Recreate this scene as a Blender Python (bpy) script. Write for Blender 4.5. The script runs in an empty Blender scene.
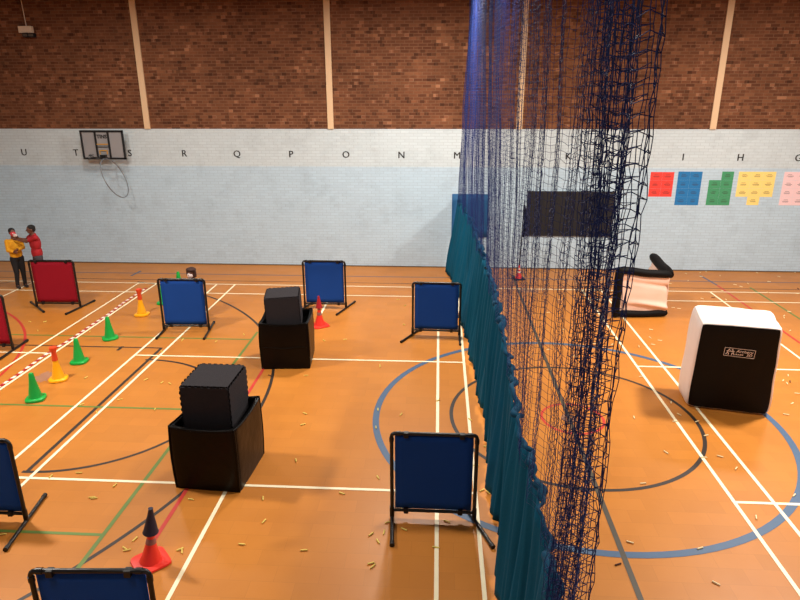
import bpy, bmesh, math, random
import numpy as np
from mathutils import Vector, Matrix, noise
rnd = random.Random(7)
S = bpy.context.scene
COL = S.collection

# ------------------------------------------------------------------ camera
F, CX, CY, CH = 627.0, 400.0, 300.0, 4.62        # focal length in pixels of an 800x600 frame, eye height
def nrm(v): return v / np.linalg.norm(v)
_Y = nrm(np.array([40, -208, 627.0]))
_d = np.array([5, 1890, 627.0]); _d = nrm(_d - _Y * (_d @ _Y))
_Z = -_d; _X = np.cross(_Y, _Z)
RW = np.array([_X, _Y, _Z])                       # camera axes -> world
def fl(u, v, z=0.0):                              # where a sight line meets a horizontal plane
    d = RW @ np.array([u - CX, v - CY, F]); t = (z - CH) / d[2]
    return float(d[0] * t), float(d[1] * t)
cam = bpy.data.cameras.new('camera'); co = bpy.data.objects.new('camera', cam); COL.objects.link(co)
cam.sensor_width = 36; cam.lens = F / 800 * 36; cam.clip_start = 0.05; cam.clip_end = 100
r, dn, fw = RW @ [1, 0, 0], RW @ [0, 1, 0], RW @ [0, 0, 1]
co.matrix_world = Matrix(((r[0], -dn[0], -fw[0], 0), (r[1], -dn[1], -fw[1], 0), (r[2], -dn[2], -fw[2], CH), (0, 0, 0, 1)))
S.camera = co

# ------------------------------------------------------------------ materials
def lin(c):
    return tuple((x / 255 / 12.92 if x / 255 <= .04045 else ((x / 255 + .055) / 1.055) ** 2.4) for x in c)
def mat(name, rgb, rough=.6, var=.12, scale=12, bump=0.0, bscale=60, metal=0.0, spec=.5, alpha=1.0, sheen=0.0):
    m = bpy.data.materials.new(name); m.use_nodes = True
    nt = m.node_tree; b = nt.nodes['Principled BSDF']; c = lin(rgb)
    tc = nt.nodes.new('ShaderNodeTexCoord'); n = nt.nodes.new('ShaderNodeTexNoise')
    n.inputs['Scale'].default_value = scale; n.inputs['Detail'].default_value = 4
    nt.links.new(tc.outputs['Object'], n.inputs['Vector'])
    mx = nt.nodes.new('ShaderNodeMix'); mx.data_type = 'RGBA'
    mx.inputs[6].default_value = (*[x * (1 - var) for x in c], 1); mx.inputs[7].default_value = (*[min(1, x * (1 + var)) for x in c], 1)
    nt.links.new(n.outputs['Fac'], mx.inputs[0]); nt.links.new(mx.outputs[2], b.inputs['Base Color'])
    b.inputs['Roughness'].default_value = rough; b.inputs['Metallic'].default_value = metal
    b.inputs['Specular IOR Level'].default_value = spec; b.inputs['Alpha'].default_value = alpha
    if sheen: b.inputs['Sheen Weight'].default_value = sheen
    if bump:
        n2 = nt.nodes.new('ShaderNodeTexNoise'); n2.inputs['Scale'].default_value = bscale; n2.inputs['Detail'].default_value = 3
        nt.links.new(tc.outputs['Object'], n2.inputs['Vector'])
        bp = nt.nodes.new('ShaderNodeBump'); bp.inputs['Strength'].default_value = bump; bp.inputs['Distance'].default_value = .01
        nt.links.new(n2.outputs['Fac'], bp.inputs['Height']); nt.links.new(bp.outputs[0], b.inputs['Normal'])
    return m

def brick_nodes(m, axis_x=True):
    nt = m.node_tree
    tc = nt.nodes.new('ShaderNodeTexCoord'); sp = nt.nodes.new('ShaderNodeSeparateXYZ'); cb = nt.nodes.new('ShaderNodeCombineXYZ')
    nt.links.new(tc.outputs['Object'], sp.inputs[0])
    nt.links.new(sp.outputs[0 if axis_x else 1], cb.inputs[0]); nt.links.new(sp.outputs[2], cb.inputs[1])
    br = nt.nodes.new('ShaderNodeTexBrick'); br.offset = .5
    br.inputs['Scale'].default_value = 1; br.inputs['Brick Width'].default_value = .225; br.inputs['Row Height'].default_value = .075
    br.inputs['Mortar Size'].default_value = .008; br.inputs['Mortar Smooth'].default_value = .3; br.inputs['Bias'].default_value = 0
    nt.links.new(cb.outputs[0], br.inputs['Vector'])
    return tc, br, cb
def brick_mat(axis_x=True):
    m = bpy.data.materials.new('red_brick'); m.use_nodes = True; nt = m.node_tree; b = nt.nodes['Principled BSDF']
    tc, br, cb = brick_nodes(m, axis_x)
    br.inputs['Color1'].default_value = (0, 0, 0, 1); br.inputs['Color2'].default_value = (1, 1, 1, 1); br.inputs['Mortar'].default_value = (.5, .5, .5, 1)
    rp = nt.nodes.new('ShaderNodeValToRGB')                                  # each brick takes its own tone
    e = rp.color_ramp.elements
    e[0].position = 0; e[0].color = (*lin((96, 56, 37)), 1); e[1].position = 1; e[1].color = (*lin((136, 88, 60)), 1)
    for p, c in ((.2, (106, 64, 43)), (.5, (113, 69, 46)), (.85, (121, 75, 50))):
        q = e.new(p); q.color = (*lin(c), 1)
    nt.links.new(br.outputs['Color'], rp.inputs[0])
    mx = nt.nodes.new('ShaderNodeMix'); mx.data_type = 'RGBA'; mx.inputs[7].default_value = (*lin((126, 90, 66)), 1)
    nt.links.new(br.outputs['Fac'], mx.inputs[0]); nt.links.new(rp.outputs[0], mx.inputs[6])
    nz = nt.nodes.new('ShaderNodeTexNoise'); nz.inputs['Scale'].default_value = .9; nz.inputs['Detail'].default_value = 6
    nt.links.new(tc.outputs['Object'], nz.inputs['Vector'])
    mr = nt.nodes.new('ShaderNodeMapRange'); mr.inputs[1].default_value = .3; mr.inputs[2].default_value = .7; mr.inputs[3].default_value = .82; mr.inputs[4].default_value = 1.15
    nt.links.new(nz.outputs['Fac'], mr.inputs[0])
    b2 = nt.nodes.new('ShaderNodeTexBrick'); b2.offset = .5; b2.inputs['Scale'].default_value = 1; b2.inputs['Brick Width'].default_value = .1125; b2.inputs['Row Height'].default_value = .075; b2.inputs['Mortar Size'].default_value = 0
    b2.inputs['Color1'].default_value = (0, 0, 0, 1); b2.inputs['Color2'].default_value = (1, 1, 1, 1); nt.links.new(cb.outputs[0], b2.inputs['Vector'])
    r2 = nt.nodes.new('ShaderNodeValToRGB'); r2.color_ramp.interpolation = 'CONSTANT'; e2 = r2.color_ramp.elements      # odd burnt and pale headers
    e2[0].position = 0; e2[0].color = (.34, .33, .35, 1); e2[1].position = .07; e2[1].color = (.9, .9, .9, 1)
    for p_, c_ in ((.5, (1.05, 1.05, 1.05)), (.86, (1.25, 1.28, 1.3)), (.95, (1.9, 2.1, 2.3))): e2.new(p_).color = (*c_, 1)
    nt.links.new(b2.outputs['Color'], r2.inputs[0])
    m2 = nt.nodes.new('ShaderNodeMix'); m2.data_type = 'RGBA'; m2.blend_type = 'MULTIPLY'; m2.inputs[0].default_value = .6
    nt.links.new(mx.outputs[2], m2.inputs[6]); nt.links.new(r2.outputs[0], m2.inputs[7])
    hs = nt.nodes.new('ShaderNodeHueSaturation'); nt.links.new(mr.outputs[0], hs.inputs['Value']); nt.links.new(m2.outputs[2], hs.inputs['Color'])
    nt.links.new(hs.outputs[0], b.inputs['Base Color']); b.inputs['Roughness'].default_value = .85; b.inputs['Specular IOR Level'].default_value = .2
    bp = nt.nodes.new('ShaderNodeBump'); bp.invert = True; bp.inputs['Strength'].default_value = .6; bp.inputs['Distance'].default_value = .006
    nt.links.new(br.outputs['Fac'], bp.inputs['Height']); nt.links.new(bp.outputs[0], b.inputs['Normal'])
    return m
def painted_mat(axis_x=True):
    m = bpy.data.materials.new('painted_brick'); m.use_nodes = True; nt = m.node_tree; b = nt.nodes['Principled BSDF']
    tc, br, cb = brick_nodes(m, axis_x)
    br.inputs['Color1'].default_value = (.96, .96, .96, 1); br.inputs['Color2'].default_value = (1.03, 1.03, 1.03, 1); br.inputs['Mortar'].default_value = (.86, .86, .86, 1)
    sp = nt.nodes.new('ShaderNodeSeparateXYZ'); nt.links.new(tc.outputs['Object'], sp.inputs[0])
    st = nt.nodes.new('ShaderNodeMapRange'); st.inputs[1].default_value = 2.72; st.inputs[2].default_value = 2.76
    nt.links.new(sp.outputs[2], st.inputs[0])
    mx = nt.nodes.new('ShaderNodeMix'); mx.data_type = 'RGBA'
    mx.inputs[6].default_value = (*lin((190, 212, 227)), 1); mx.inputs[7].default_value = (*lin((204, 216, 221)), 1)
    nt.links.new(st.outputs[0], mx.inputs[0])
    ml = nt.nodes.new('ShaderNodeMix'); ml.data_type = 'RGBA'; ml.blend_type = 'MULTIPLY'; ml.inputs[0].default_value = 1
    nt.links.new(mx.outputs[2], ml.inputs[6]); nt.links.new(br.outputs['Color'], ml.inputs[7])
    nz = nt.nodes.new('ShaderNodeTexNoise'); nz.inputs['Scale'].default_value = 1.6; nz.inputs['Detail'].default_value = 8; nz.inputs['Roughness'].default_value = .7
    nt.links.new(tc.outputs['Object'], nz.inputs['Vector'])                  # scuffs and dirt
    mr = nt.nodes.new('ShaderNodeMapRange'); mr.inputs[1].default_value = .3; mr.inputs[2].default_value = .5; mr.inputs[3].default_value = .87; mr.inputs[4].default_value = 1.0
    nt.links.new(nz.outputs['Fac'], mr.inputs[0])
    hs = nt.nodes.new('ShaderNodeHueSaturation'); nt.links.new(mr.outputs[0], hs.inputs['Value']); nt.links.new(ml.outputs[2], hs.inputs['Color'])
    nt.links.new(hs.outputs[0], b.inputs['Base Color']); b.inputs['Roughness'].default_value = .7; b.inputs['Specular IOR Level'].default_value = .3
    bp = nt.nodes.new('ShaderNodeBump'); bp.invert = True; bp.inputs['Strength'].default_value = .5; bp.inputs['Distance'].default_value = .004
    nt.links.new(br.outputs['Fac'], bp.inputs['Height']); nt.links.new(bp.outputs[0], b.inputs['Normal'])
    return m
def floor_mat():
    m = bpy.data.materials.new('sprung_floor'); m.use_nodes = True; nt = m.node_tree; b = nt.nodes['Principled BSDF']
    tc = nt.nodes.new('ShaderNodeTexCoord')
    br = nt.nodes.new('ShaderNodeTexBrick'); br.inputs['Scale'].default_value = 1; br.inputs['Brick Width'].default_value = .45; br.inputs['Row Height'].default_value = .225
    br.inputs['Mortar Size'].default_value = .0022; br.inputs['Color1'].default_value = (.95, .95, .95, 1); br.inputs['Color2'].default_value = (1.04, 1.04, 1.04, 1); br.inputs['Mortar'].default_value = (.87, .87, .87, 1)
    nt.links.new(tc.outputs['Object'], br.inputs['Vector'])
    nz = nt.nodes.new('ShaderNodeTexNoise'); nz.inputs['Scale'].default_value = .7; nz.inputs['Detail'].default_value = 7; nz.inputs['Roughness'].default_value = .65
    nt.links.new(tc.outputs['Object'], nz.inputs['Vector'])
    rp = nt.nodes.new('ShaderNodeValToRGB'); e = rp.color_ramp.elements
    e[0].position = .3; e[0].color = (*lin((182, 112, 41)), 1); e[1].position = .7; e[1].color = (*lin((192, 122, 48)), 1)
    nt.links.new(nz.outputs['Fac'], rp.inputs[0])
    ml = nt.nodes.new('ShaderNodeMix'); ml.data_type = 'RGBA'; ml.blend_type = 'MULTIPLY'; ml.inputs[0].default_value = 1
    nt.links.new(rp.outputs[0], ml.inputs[6]); nt.links.new(br.outputs['Color'], ml.inputs[7])
    nt.links.new(ml.outputs[2], b.inputs['Base Color'])
    n2 = nt.nodes.new('ShaderNodeTexNoise'); n2.inputs['Scale'].default_value = 3; n2.inputs['Detail'].default_value = 5
    nt.links.new(tc.outputs['Object'], n2.inputs['Vector'])
    mr = nt.nodes.new('ShaderNodeMapRange'); mr.inputs[3].default_value = .36; mr.inputs[4].default_value = .5
    nt.links.new(n2.outputs['Fac'], mr.inputs[0]); nt.links.new(mr.outputs[0], b.inputs['Roughness'])
    b.inputs['Specular IOR Level'].default_value = .35
    return m

M = dict(
    line_white=mat('line_white', (250, 236, 200), .5, .05, 6), line_black=mat('line_black', (46, 36, 30), .5, .15),
    line_blue=mat('line_blue', (66, 92, 122), .5, .08), line_green=mat('line_green', (96, 122, 52), .5, .08),
    line_red=mat('line_red', (190, 50, 40), .5, .08), line_grey=mat('line_grey', (70, 62, 50), .5, .1), line_purple=mat('line_purple', (110, 92, 96), .5, .1),
    cream=mat('cream_paint', (226, 190, 150), .6, .05, 3), ceiling=mat('ceiling_board', (110, 100, 92), .9),
    frame=mat('black_tube', (14, 12, 13), .35, .2), blue=mat('blue_fabric', (28, 72, 152), .8, .06, 3, .15, 300, spec=.12),
    red=mat('red_fabric', (150, 24, 40), .8, .06, 3, .15, 300, spec=.12), clip=mat('black_clip', (8, 8, 9), .5),
    vinyl=mat('black_vinyl', (7, 6, 6), .36, .25, 5, .5, 9, spec=.16), foam=mat('black_foam', (48, 45, 48), .9, .15, 40, .4, 220, spec=.12),
    white_vinyl=mat('white_vinyl', (236, 220, 212), .45, .03, 4, .25, 10), pale_vinyl=mat('pale_vinyl', (240, 205, 185), .35, .03, 4, .35, 7),
    black_fabric=mat('black_fabric', (13, 10, 10), .6, .2, 6, .3, 12, spec=.15), logo=mat('pale_print', (228, 206, 192), .6, .05),
    net=mat('blue_twine', (25, 42, 98), .6, .2, 3, spec=.2), skirt=mat('teal_cloth', (14, 78, 104), .85, .15, 2.5, .3, 40, spec=.08), hem=mat('navy_gather', (10, 64, 92), .7, .3, 8, .3, 40, spec=.1),
    cone_green=mat('green_plastic', (18, 160, 62), .35, .04), cone_yellow=mat('yellow_plastic', (250, 174, 14), .35, .04), cone_red=mat('red_plastic', (238, 52, 36), .4, .04),
    orange=mat('orange_plastic', (222, 70, 30), .4, .04), band=mat('grey_reflective_band', (150, 92, 82), .5), navy=mat('navy_plastic', (26, 28, 52), .5, .1), dark_red=mat('dark_red_plastic', (170, 26, 36), .4, .05),
    black_rubber=mat('black_rubber', (22, 18, 18), .7), tape_red=mat('red_tape', (168, 30, 44), .5), tape_white=mat('white_tape', (246, 228, 214), .5),
    dart=mat('yellow_foam', (226, 204, 104), .8, .06), dart_pale=mat('pale_foam', (240, 222, 176), .8, .06), dart_dark=mat('dark_foam', (84, 44, 26), .8, .06),
    letter=mat('black_paint', (34, 32, 34), .6), board=mat('dark_board', (26, 23, 26), .8, .25, 4), alu=mat('dark_edge', (40, 38, 40), .5),
    pane=mat('grey_acrylic', (150, 147, 148), .25, .03), amber=mat('amber_paint', (206, 150, 50), .5), steel=mat('grey_metal', (110, 106, 104), .45, .08, metal=.3), hoop=mat('grey_hoop', (112, 116, 122), .5),
    white=mat('white_plastic', (236, 214, 190), .4, .03), glass=mat('lamp_glass', (92, 84, 76), .2), ink=mat('dark_ink', (60, 40, 40), .8),
    c_red=mat('red_card', (236, 66, 56), .7, .03), c_blue=mat('blue_card', (28, 118, 180), .7, .03), c_green=mat('green_card', (66, 150, 104), .7, .03), c_yellow=mat('yellow_card', (250, 220, 130), .7, .03), c_pink=mat('pink_card', (244, 208, 210), .7, .03),
    skin=mat('brown_skin', (106, 64, 48), .5, .06), hair=mat('black_hair', (20, 15, 14), .8, .3, 60, .6, 120), y_shirt=mat('yellow_jersey', (226, 158, 20), .8, .06, 8, .3, 20),
    r_shirt=mat('red_jersey', (166, 20, 30), .8, .06, 8, .3, 20), trousers=mat('black_trousers', (20, 17, 20), .8), jeans=mat('grey_denim', (62, 58, 64), .85), shoe=mat('dark_shoe', (34, 26, 26), .6), mask_red=mat('red_mask', (206, 52, 62), .4), mask_white=mat('white_mask', (232, 214, 208), .4), eye=mat('eye_dark', (10, 8, 8), .2), brown=mat('dark_brown_hair', (58, 32, 24), .8, .2, 40, .6, 90),
    blue_sheet=mat('blue_sheet', (18, 84, 132), .7, .06), smudge=mat('worn_patch', (160, 112, 84), .55),
)

# ------------------------------------------------------------------ mesh helpers
class MB:
    def __init__(s): s.v = []; s.f = []; s.m = []
    def add(s, vs, fs, mi=0, T=None):
        o = len(s.v)
        s.v += [tuple(T @ Vector(v)) if T else tuple(v) for v in vs]
        s.f += [tuple(i + o for i in f) for f in fs]; s.m += [mi] * len(fs); return s
    def box(s, c, d, mi=0, T=None):
        x, y, z = c; a, b, h = d[0] / 2, d[1] / 2, d[2] / 2
        vs = [(x + i * a, y + j * b, z + k * h) for k in (-1, 1) for j in (-1, 1) for i in (-1, 1)]
        return s.add(vs, [(0, 2, 3, 1), (4, 5, 7, 6), (0, 1, 5, 4), (2, 6, 7, 3), (0, 4, 6, 2), (1, 3, 7, 5)], mi, T)
    def tube(s, pts, r, n=10, mi=0, closed=False, caps=True, T=None):
        P = [Vector(p) for p in pts]; k = len(P); rs = r if isinstance(r, (list, tuple)) else [r] * k
        vs = []; prev = None
        for i, p in enumerate(P):
            a = P[(i - 1) % k] if (closed or i) else p; b = P[(i + 1) % k] if (closed or i < k - 1) else p
            t = (b - a).normalized()
            if prev is None:
                up = Vector((0, 0, 1)) if abs(t.z) < .9 else Vector((1, 0, 0)); u = t.cross(up).normalized()
            else: u = (prev - t * prev.dot(t)).normalized()
            prev = u; w = t.cross(u)
            for j in range(n):
                q = 2 * math.pi * j / n; vs.append(p + (u * math.cos(q) + w * math.sin(q)) * rs[i])
        fs = []
        for i in range(k if closed else k - 1):
            for j in range(n):
                a, b = i * n + j, i * n + (j + 1) % n; c = ((i + 1) % k) * n
                fs.append((a, b, c + (j + 1) % n, c + j))
        if caps and not closed: fs += [tuple(range(n))[::-1], tuple(range((k - 1) * n, k * n))]
        return s.add(vs, fs, mi, T)
    def lathe(s, prof, n=28, mi=0, c=(0, 0, 0), T=None, power=None):          # prof: (radius, z); power > 2 squares the section
        vs = []; k = len(prof)
        for r_, z in prof:
            for j in range(n):
                q = 2 * math.pi * j / n; x, y = math.cos(q), math.sin(q)
                g = 1 if not power else (abs(x) ** power + abs(y) ** power) ** (-1 / power)
                vs.append((c[0] + r_ * x * g, c[1] + r_ * y * g, c[2] + z))
        fs = [(i * n + j, i * n + (j + 1) % n, (i + 1) * n + (j + 1) % n, (i + 1) * n + j) for i in range(k - 1) for j in range(n)]
        fs += [tuple(range(n))[::-1], tuple(range((k - 1) * n, k * n))]
        return s.add(vs, fs, mi, T)
    def ell(s, c, r, n=16, mi=0, T=None):
        prof = [(math.sin(math.pi * i / n), -math.cos(math.pi * i / n)) for i in range(1, n)]
        vs = [(c[0] + p * r[0] * math.cos(2 * math.pi * j / n), c[1] + p * r[1] * math.sin(2 * math.pi * j / n), c[2] + q * r[2]) for p, q in prof for j in range(n)]
        k = len(prof); fs = [(i * n + j, i * n + (j + 1) % n, (i + 1) * n + (j + 1) % n, (i + 1) * n + j) for i in range(k - 1) for j in range(n)]
        fs += [tuple(range(n))[::-1], tuple(range((k - 1) * n, k * n))]
        return s.add(vs, fs, mi, T)
    def sheet(s, fn, nu, nv, mi=0):
        vs = [fn(i / nu, j / nv) for j in range(nv + 1) for i in range(nu + 1)]
        return s.add(vs, [(j * (nu + 1) + i, j * (nu + 1) + i + 1, (j + 1) * (nu + 1) + i + 1, (j + 1) * (nu + 1) + i) for j in range(nv) for i in range(nu)], mi)
    def build(s, name, mats, parent=None, smooth=False, bevel=0.0, solid=0.0, loc=None):
        me = bpy.data.meshes.new(name); me.from_pydata(s.v, [], s.f)
        for m in (mats if isinstance(mats, list) else [mats]): me.materials.append(M[m] if isinstance(m, str) else m)
        me.polygons.foreach_set('material_index', s.m)
        if smooth:
            me.polygons.foreach_set('use_smooth', [True] * len(me.polygons))
            if smooth != 'all': me.set_sharp_from_angle(angle=math.radians(40))
        me.update()
        o = bpy.data.objects.new(name, me); COL.objects.link(o)
        if parent: o.parent = parent
        if loc: o.location = loc
        if bevel:
            b = o.modifiers.new('b', 'BEVEL'); b.width = bevel; b.segments = 2; b.limit_method = 'ANGLE'
        if solid:
            b = o.modifiers.new('s', 'SOLIDIFY'); b.thickness = solid
        return o
def tag(o, label=None, cat=None, group=None, kind=None):
    for k, v in (('label', label), ('category', cat), ('group', group), ('kind', kind)):
        if v: o[k] = v
    return o
def empty(name, loc, rz=0, label=None, cat=None, group=None):
    o = bpy.data.objects.new(name, None); COL.objects.link(o); o.empty_display_size = .1
    o.location = loc; o.rotation_euler = (0, 0, rz); return tag(o, label, cat, group)
def copy_tree(o, parent=None):
    c = o.copy(); COL.objects.link(c)
    if parent: c.parent = parent
    for ch in list(o.children): copy_tree(ch, c)
    return c
def text_mb(txt, size, depth=.002, bold=0.0, shear=0.0):
    cu = bpy.data.curves.new('t', 'FONT'); cu.body = txt; cu.size = size; cu.extrude = depth / 2; cu.offset = bold; cu.shear = shear
    cu.align_x = 'CENTER'; cu.align_y = 'CENTER'; cu.resolution_u = 3
    o = bpy.data.objects.new('t', cu); COL.objects.link(o); dg = bpy.context.evaluated_depsgraph_get()
    me = bpy.data.meshes.new_from_object(o.evaluated_get(dg)); bpy.data.objects.remove(o)
    vs = [tuple(v.co) for v in me.vertices]; fs = [tuple(p.vertices) for p in me.polygons]
    bpy.data.meshes.remove(me); return vs, fs
UP = Matrix.Rotation(math.pi / 2, 4, 'X')            # lettering stood upright, facing the camera side

# ------------------------------------------------------------------ room shell
XL, XR, YB, YF, ZC, ZP = -14.0, 12.0, 16.83, -3.0, 7.6, 3.71
fm = MB()
fm.add([(XL, YF, 0), (XR, YF, 0), (XR, YB, 0), (XL, YB, 0)], [(0, 1, 2, 3)], 0)
LV = dict(w=1, k=2, b=3, g=4, r=5, y=6, p=7, s=8)
LAY = dict(s=0, p=1, k=2, g=3, r=4, b=5, y=6, w=7); cnt = [0]                 # paint layers, each line a hair above the last
def layer(c): cnt[0] += 1; return .0008 + .0004 * LAY[c] + .000006 * cnt[0]
def seg(c, x0, y0, x1, y1, w=.045):
    a, b = Vector((x0, y0)), Vector((x1, y1)); n = (b - a).normalized(); p = Vector((-n.y, n.x)) * w / 2; z = layer(c)
    fm.add([(*(a - p), z), (*(b - p), z), (*(b + p), z), (*(a + p), z)], [(0, 1, 2, 3)], LV[c])
def arc(c, cx, cy, rad, a0, a1, w=.05, n=96):
    z = layer(c); vs = []
    for i in range(n + 1):
        q = math.radians(a0 + (a1 - a0) * i / n)
        for rr in (rad - w / 2, rad + w / 2): vs.append((cx + rr * math.cos(q), cy + rr * math.sin(q), z))
    fm.add(vs, [(2 * i, 2 * i + 1, 2 * i + 3, 2 * i + 2) for i in range(n)], LV[c])
Yw1, Yw2, Ys, Yn, Y0 = 14.93, 14.18, 10.40, 6.52, .6
for x in (-7.61, -7.13, -5.57, -5.10, .045, .51, 3.56, 4.02): seg('w', x, Y0 + (0), x, Yw1 + .02)
seg('w', XL + .5, Yw1, XR - .5, Yw1)
for a, b in ((XL + .5, -7.11), (-5.59, .53), (3.54, 9.6)):
    for y in (Yw2, Ys, Yn): seg('w', a, y, b, y)
for x in (-10.37, -2.53, 6.62):
    seg('w', x, Ys, x, Yw1); seg('w', x, Y0, x, Yn)
seg('p', XL + .1, 15.83, XR - .1, 15.83, .06); seg('k', XL + .1, 15.25, XR - .1, 15.22, .03)
arc('b', 2.05, 8.47, 2.93, 0, 360, .095); arc('k', 2.05, 8.47, 1.80, 0, 360, .055); arc('r', 2.05, 8.45, .45, 0, 360, .04); arc('s', 2.0, 8.45, .09, 0, 360, .06)
seg('y', 2.0, 1, 2.0, 16.2, .06)
arc('k', -5.22, 8.43, 1.78, -92, 92, .05); seg('k', -5.22, 6.66, -5.22, 10.76, .055); seg('k', XL + 3, 10.76, -5.2, 10.76, .04); seg('k', -6.0, 10.6, -6.0, 10.8, .06)
arc('k', -9.45, 8.5, 6.76, -75, 75, .05); arc('r', -12.35, 8.5, 4.95, -75, 75, .05); arc('k', -12.2, 16.3, 1.9, -90, 0, .04)
seg('g', -3.62, 4.9, -3.62, 11.7, .05)
for y in (5.53, 8.4, 11.28): seg('g', XL + .5, y, -3.6, y, .045)
seg('r', -3.02, 5.3, -3.02, 9.92, .05); seg('r', 7.02, 9, 7.02, 15.5, .05); seg('b', 7.02, 15.5, 6.94, 16.35, .05); seg('g', 7.75, 9, 7.75, 15.35, .05)
a, b = fl(131, 276), fl(141, 271); seg('b', *a, *b, .06)
def blob(u, v, rx, ry, sd):
    x, y = fl(u, v); q = random.Random(sd); n = 22
    fm.add([(x + rx * math.cos(6.2832 * i / n) * q.uniform(.6, 1.1), y + ry * math.sin(6.2832 * i / n) * q.uniform(.6, 1.1), .0007) for i in range(n)], [tuple(range(n))], 8)
blob(44, 377, .16, .28, 1); blob(527, 291, .35, .14, 2)
fo = fm.build('floor', [floor_mat(), 'line_white', 'line_black', 'line_blue', 'line_green', 'line_red', 'line_grey', 'line_purple', 'smudge']); fo['kind'] = 'structure'

def wall(name, p0, p1, thick):                      # painted lower wall, bare brick above
    ax = abs(p1[0] - p0[0]) > abs(p1[1] - p0[1]); w = MB()
    for z0, z1, mi in ((0, ZP, 0), (ZP, ZC, 1)):
        if ax: w.box(((p0[0] + p1[0]) / 2, p0[1] + thick / 2, (z0 + z1) / 2), (abs(p1[0] - p0[0]), abs(thick), z1 - z0), mi)
        else: w.box((p0[0] + thick / 2, (p0[1] + p1[1]) / 2, (z0 + z1) / 2), (abs(thick), abs(p1[1] - p0[1]), z1 - z0), mi)
    o = w.build(name, [painted_mat(ax), brick_mat(ax)]); o['kind'] = 'structure'
wall('wall_back', (XL, YB), (XR, YB), .3); wall('wall_left', (XL, YF), (XL, YB), -.3); wall('wall_right', (XR, YF), (XR, YB), .3); wall('wall_front', (XL, YF), (XR, YF), -.3)
c = MB().box(((XL + XR) / 2, (YF + YB) / 2, ZC + .1), (XR - XL, YB - YF, .2)).build('ceiling', 'ceiling'); c['kind'] = 'structure'
for i, x in enumerate((-12.55, -7.74, -2.83, 2.04, 6.88)):
    o = MB().box((x, YB - .02, (ZP + ZC) / 2), (.155, .04, ZC - ZP)).build('trim_%d' % (i + 1), 'cream', bevel=.005); o['kind'] = 'structure'
o = MB().box(((XL + XR) / 2, YB - .004, .015), (XR - XL, .008, .03)).build('baseboard_back', mat('skirting', (96, 84, 74), .6)); o['kind'] = 'structure'

# ------------------------------------------------------------------ lettering and cards on the wall
for ch, x in zip('UTSRQPONMLKJIHG', [-11.29, -9.83, -8.33, -6.83, -5.39, -3.93, -2.46, -.99, .47, 1.90, 3.34, 4.80, 6.25, 7.68, 9.11]):
    vs, fs = text_mb(ch, .245, .003, 0)
    o = MB().add(vs, fs, 0, UP).add(vs, fs, 0, Matrix.Translation((.009, -.0003, .003)) @ UP).build('wall_letter', 'letter', loc=(x, YB - .0025, 3.08 - (x + 11) * .004))
    tag(o, 'black letter %s painted on the pale wall' % ch, 'letter', 'row of letters along the wall')
def card(x, z, w, h, m, label, group):
    t = empty('paper_card', (x, YB - .0016, z), 0, label, 'card', group)
    MB().box((0, 0, 0), (w, .003, h)).build('sheet', m, t)
    k = MB(); q = random.Random(int(x * 100 + z * 1000))
    for zz, ww in ((.035, .35), (.0, q.uniform(.4, .62)), (-.022, q.uniform(.3, .5))):
        k.box((q.uniform(-.01, .01), -.0022, zz), (w * ww, .0012, .008))
    k.build('text_lines', 'ink', t)
ROW = ['top row', 'second row', 'third row', 'bottom row']; CLN = {1: [''], 2: ['left', 'right'], 3: ['left', 'middle', 'right']}
def cards(name, x0, z0, w, h, m, cells, ncol):
    for r_, cs in enumerate(cells):
        for c_ in cs:
            card(x0 + (c_ + .5) * w, z0 - (r_ + .5) * h, w - .003, h - .003, m,
                 '%s card, %s, %s column of the %s block on the pale wall' % (name, ROW[r_], CLN[ncol][c_], name), '%s cards on the wall' % name)
cards('red', 5.49, 2.64, .30, .213, 'c_red', [(0, 1)] * 3, 2)
cards('blue', 6.19, 2.655, .305, .218, 'c_blue', [(0, 1)] * 4, 2)
cards('green', 6.99, 2.66, .30, .218, 'c_green', [(1,), (0, 1), (0, 1), (0, 1)], 2)
cards('yellow', 7.71, 2.66, .31, .215, 'c_yellow', [(0, 1, 2)] * 3 + [(1,)], 3)
cards('pink', 8.84, 2.66, .31, .215, 'c_pink', [(0, 1)] * 4, 2)

b = empty('notice_board', (3.50, YB - .02, 1.53), 0, 'large dark rectangular board on the wall behind the netting', 'board')
MB().box((0, 0, 0), (2.22, .03, 1.14)).build('panel', 'board', b)
q = MB()
for s in (-1, 1): q.box((s * 1.12, 0, 0), (.03, .04, 1.2)); q.box((0, 0, s * .585), (2.22, .04, .03))
q.build('frame', 'alu', b)
o = MB().sheet(lambda u, v: (.37 + u * .98, YB - .03 + .01 * math.sin(u * 14), .87 + v * 1.17), 24, 6).build('fabric_sheet', 'blue_sheet', smooth=True, solid=.004)
tag(o, 'blue rectangular fabric sheet hung on the wall behind far end of netting', 'sheet')

# basketball board
t = empty('basketball_backboard', (-8.86, 16.5, 2.965), 0, 'basketball backboard with black frame and low ring on the left of the wall', 'backboard')
q = MB(); W2, HB = .56, .70
for x0, z0, x1, z1, w in ((-W2, 0, W2, 0, .05), (-W2, HB, W2, HB, .05), (-W2, 0, -W2, HB, .05), (W2, 0, W2, HB, .05)):
    q.box(((x0 + x1) / 2, 0, (z0 + z1) / 2), (abs(x1 - x0) + w, .045, abs(z1 - z0) + w))
q.build('frame', 'frame', t, bevel=.008)
MB().box((0, .005, HB / 2), (2 * W2 - .04, .012, HB - .04)).build('pane', 'pane', t)
q = MB()
for x in (-.175, .175): q.box((x, -.012, HB / 2), (.045, .03, HB - .04))
q.box((0, -.012, .30), (.31, .02, .02)); q.build('upright', 'frame', t)
q = MB(); q.box((0, -.024, .37), (.31, .012, .022)); q.box((0, -.024, .21), (.20, .012, .022))
for s in (-1, 1): q.box((s * .1, -.024, .16), (.022, .012, .10)); 
q.build('target_lines', 'amber', t)
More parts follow.
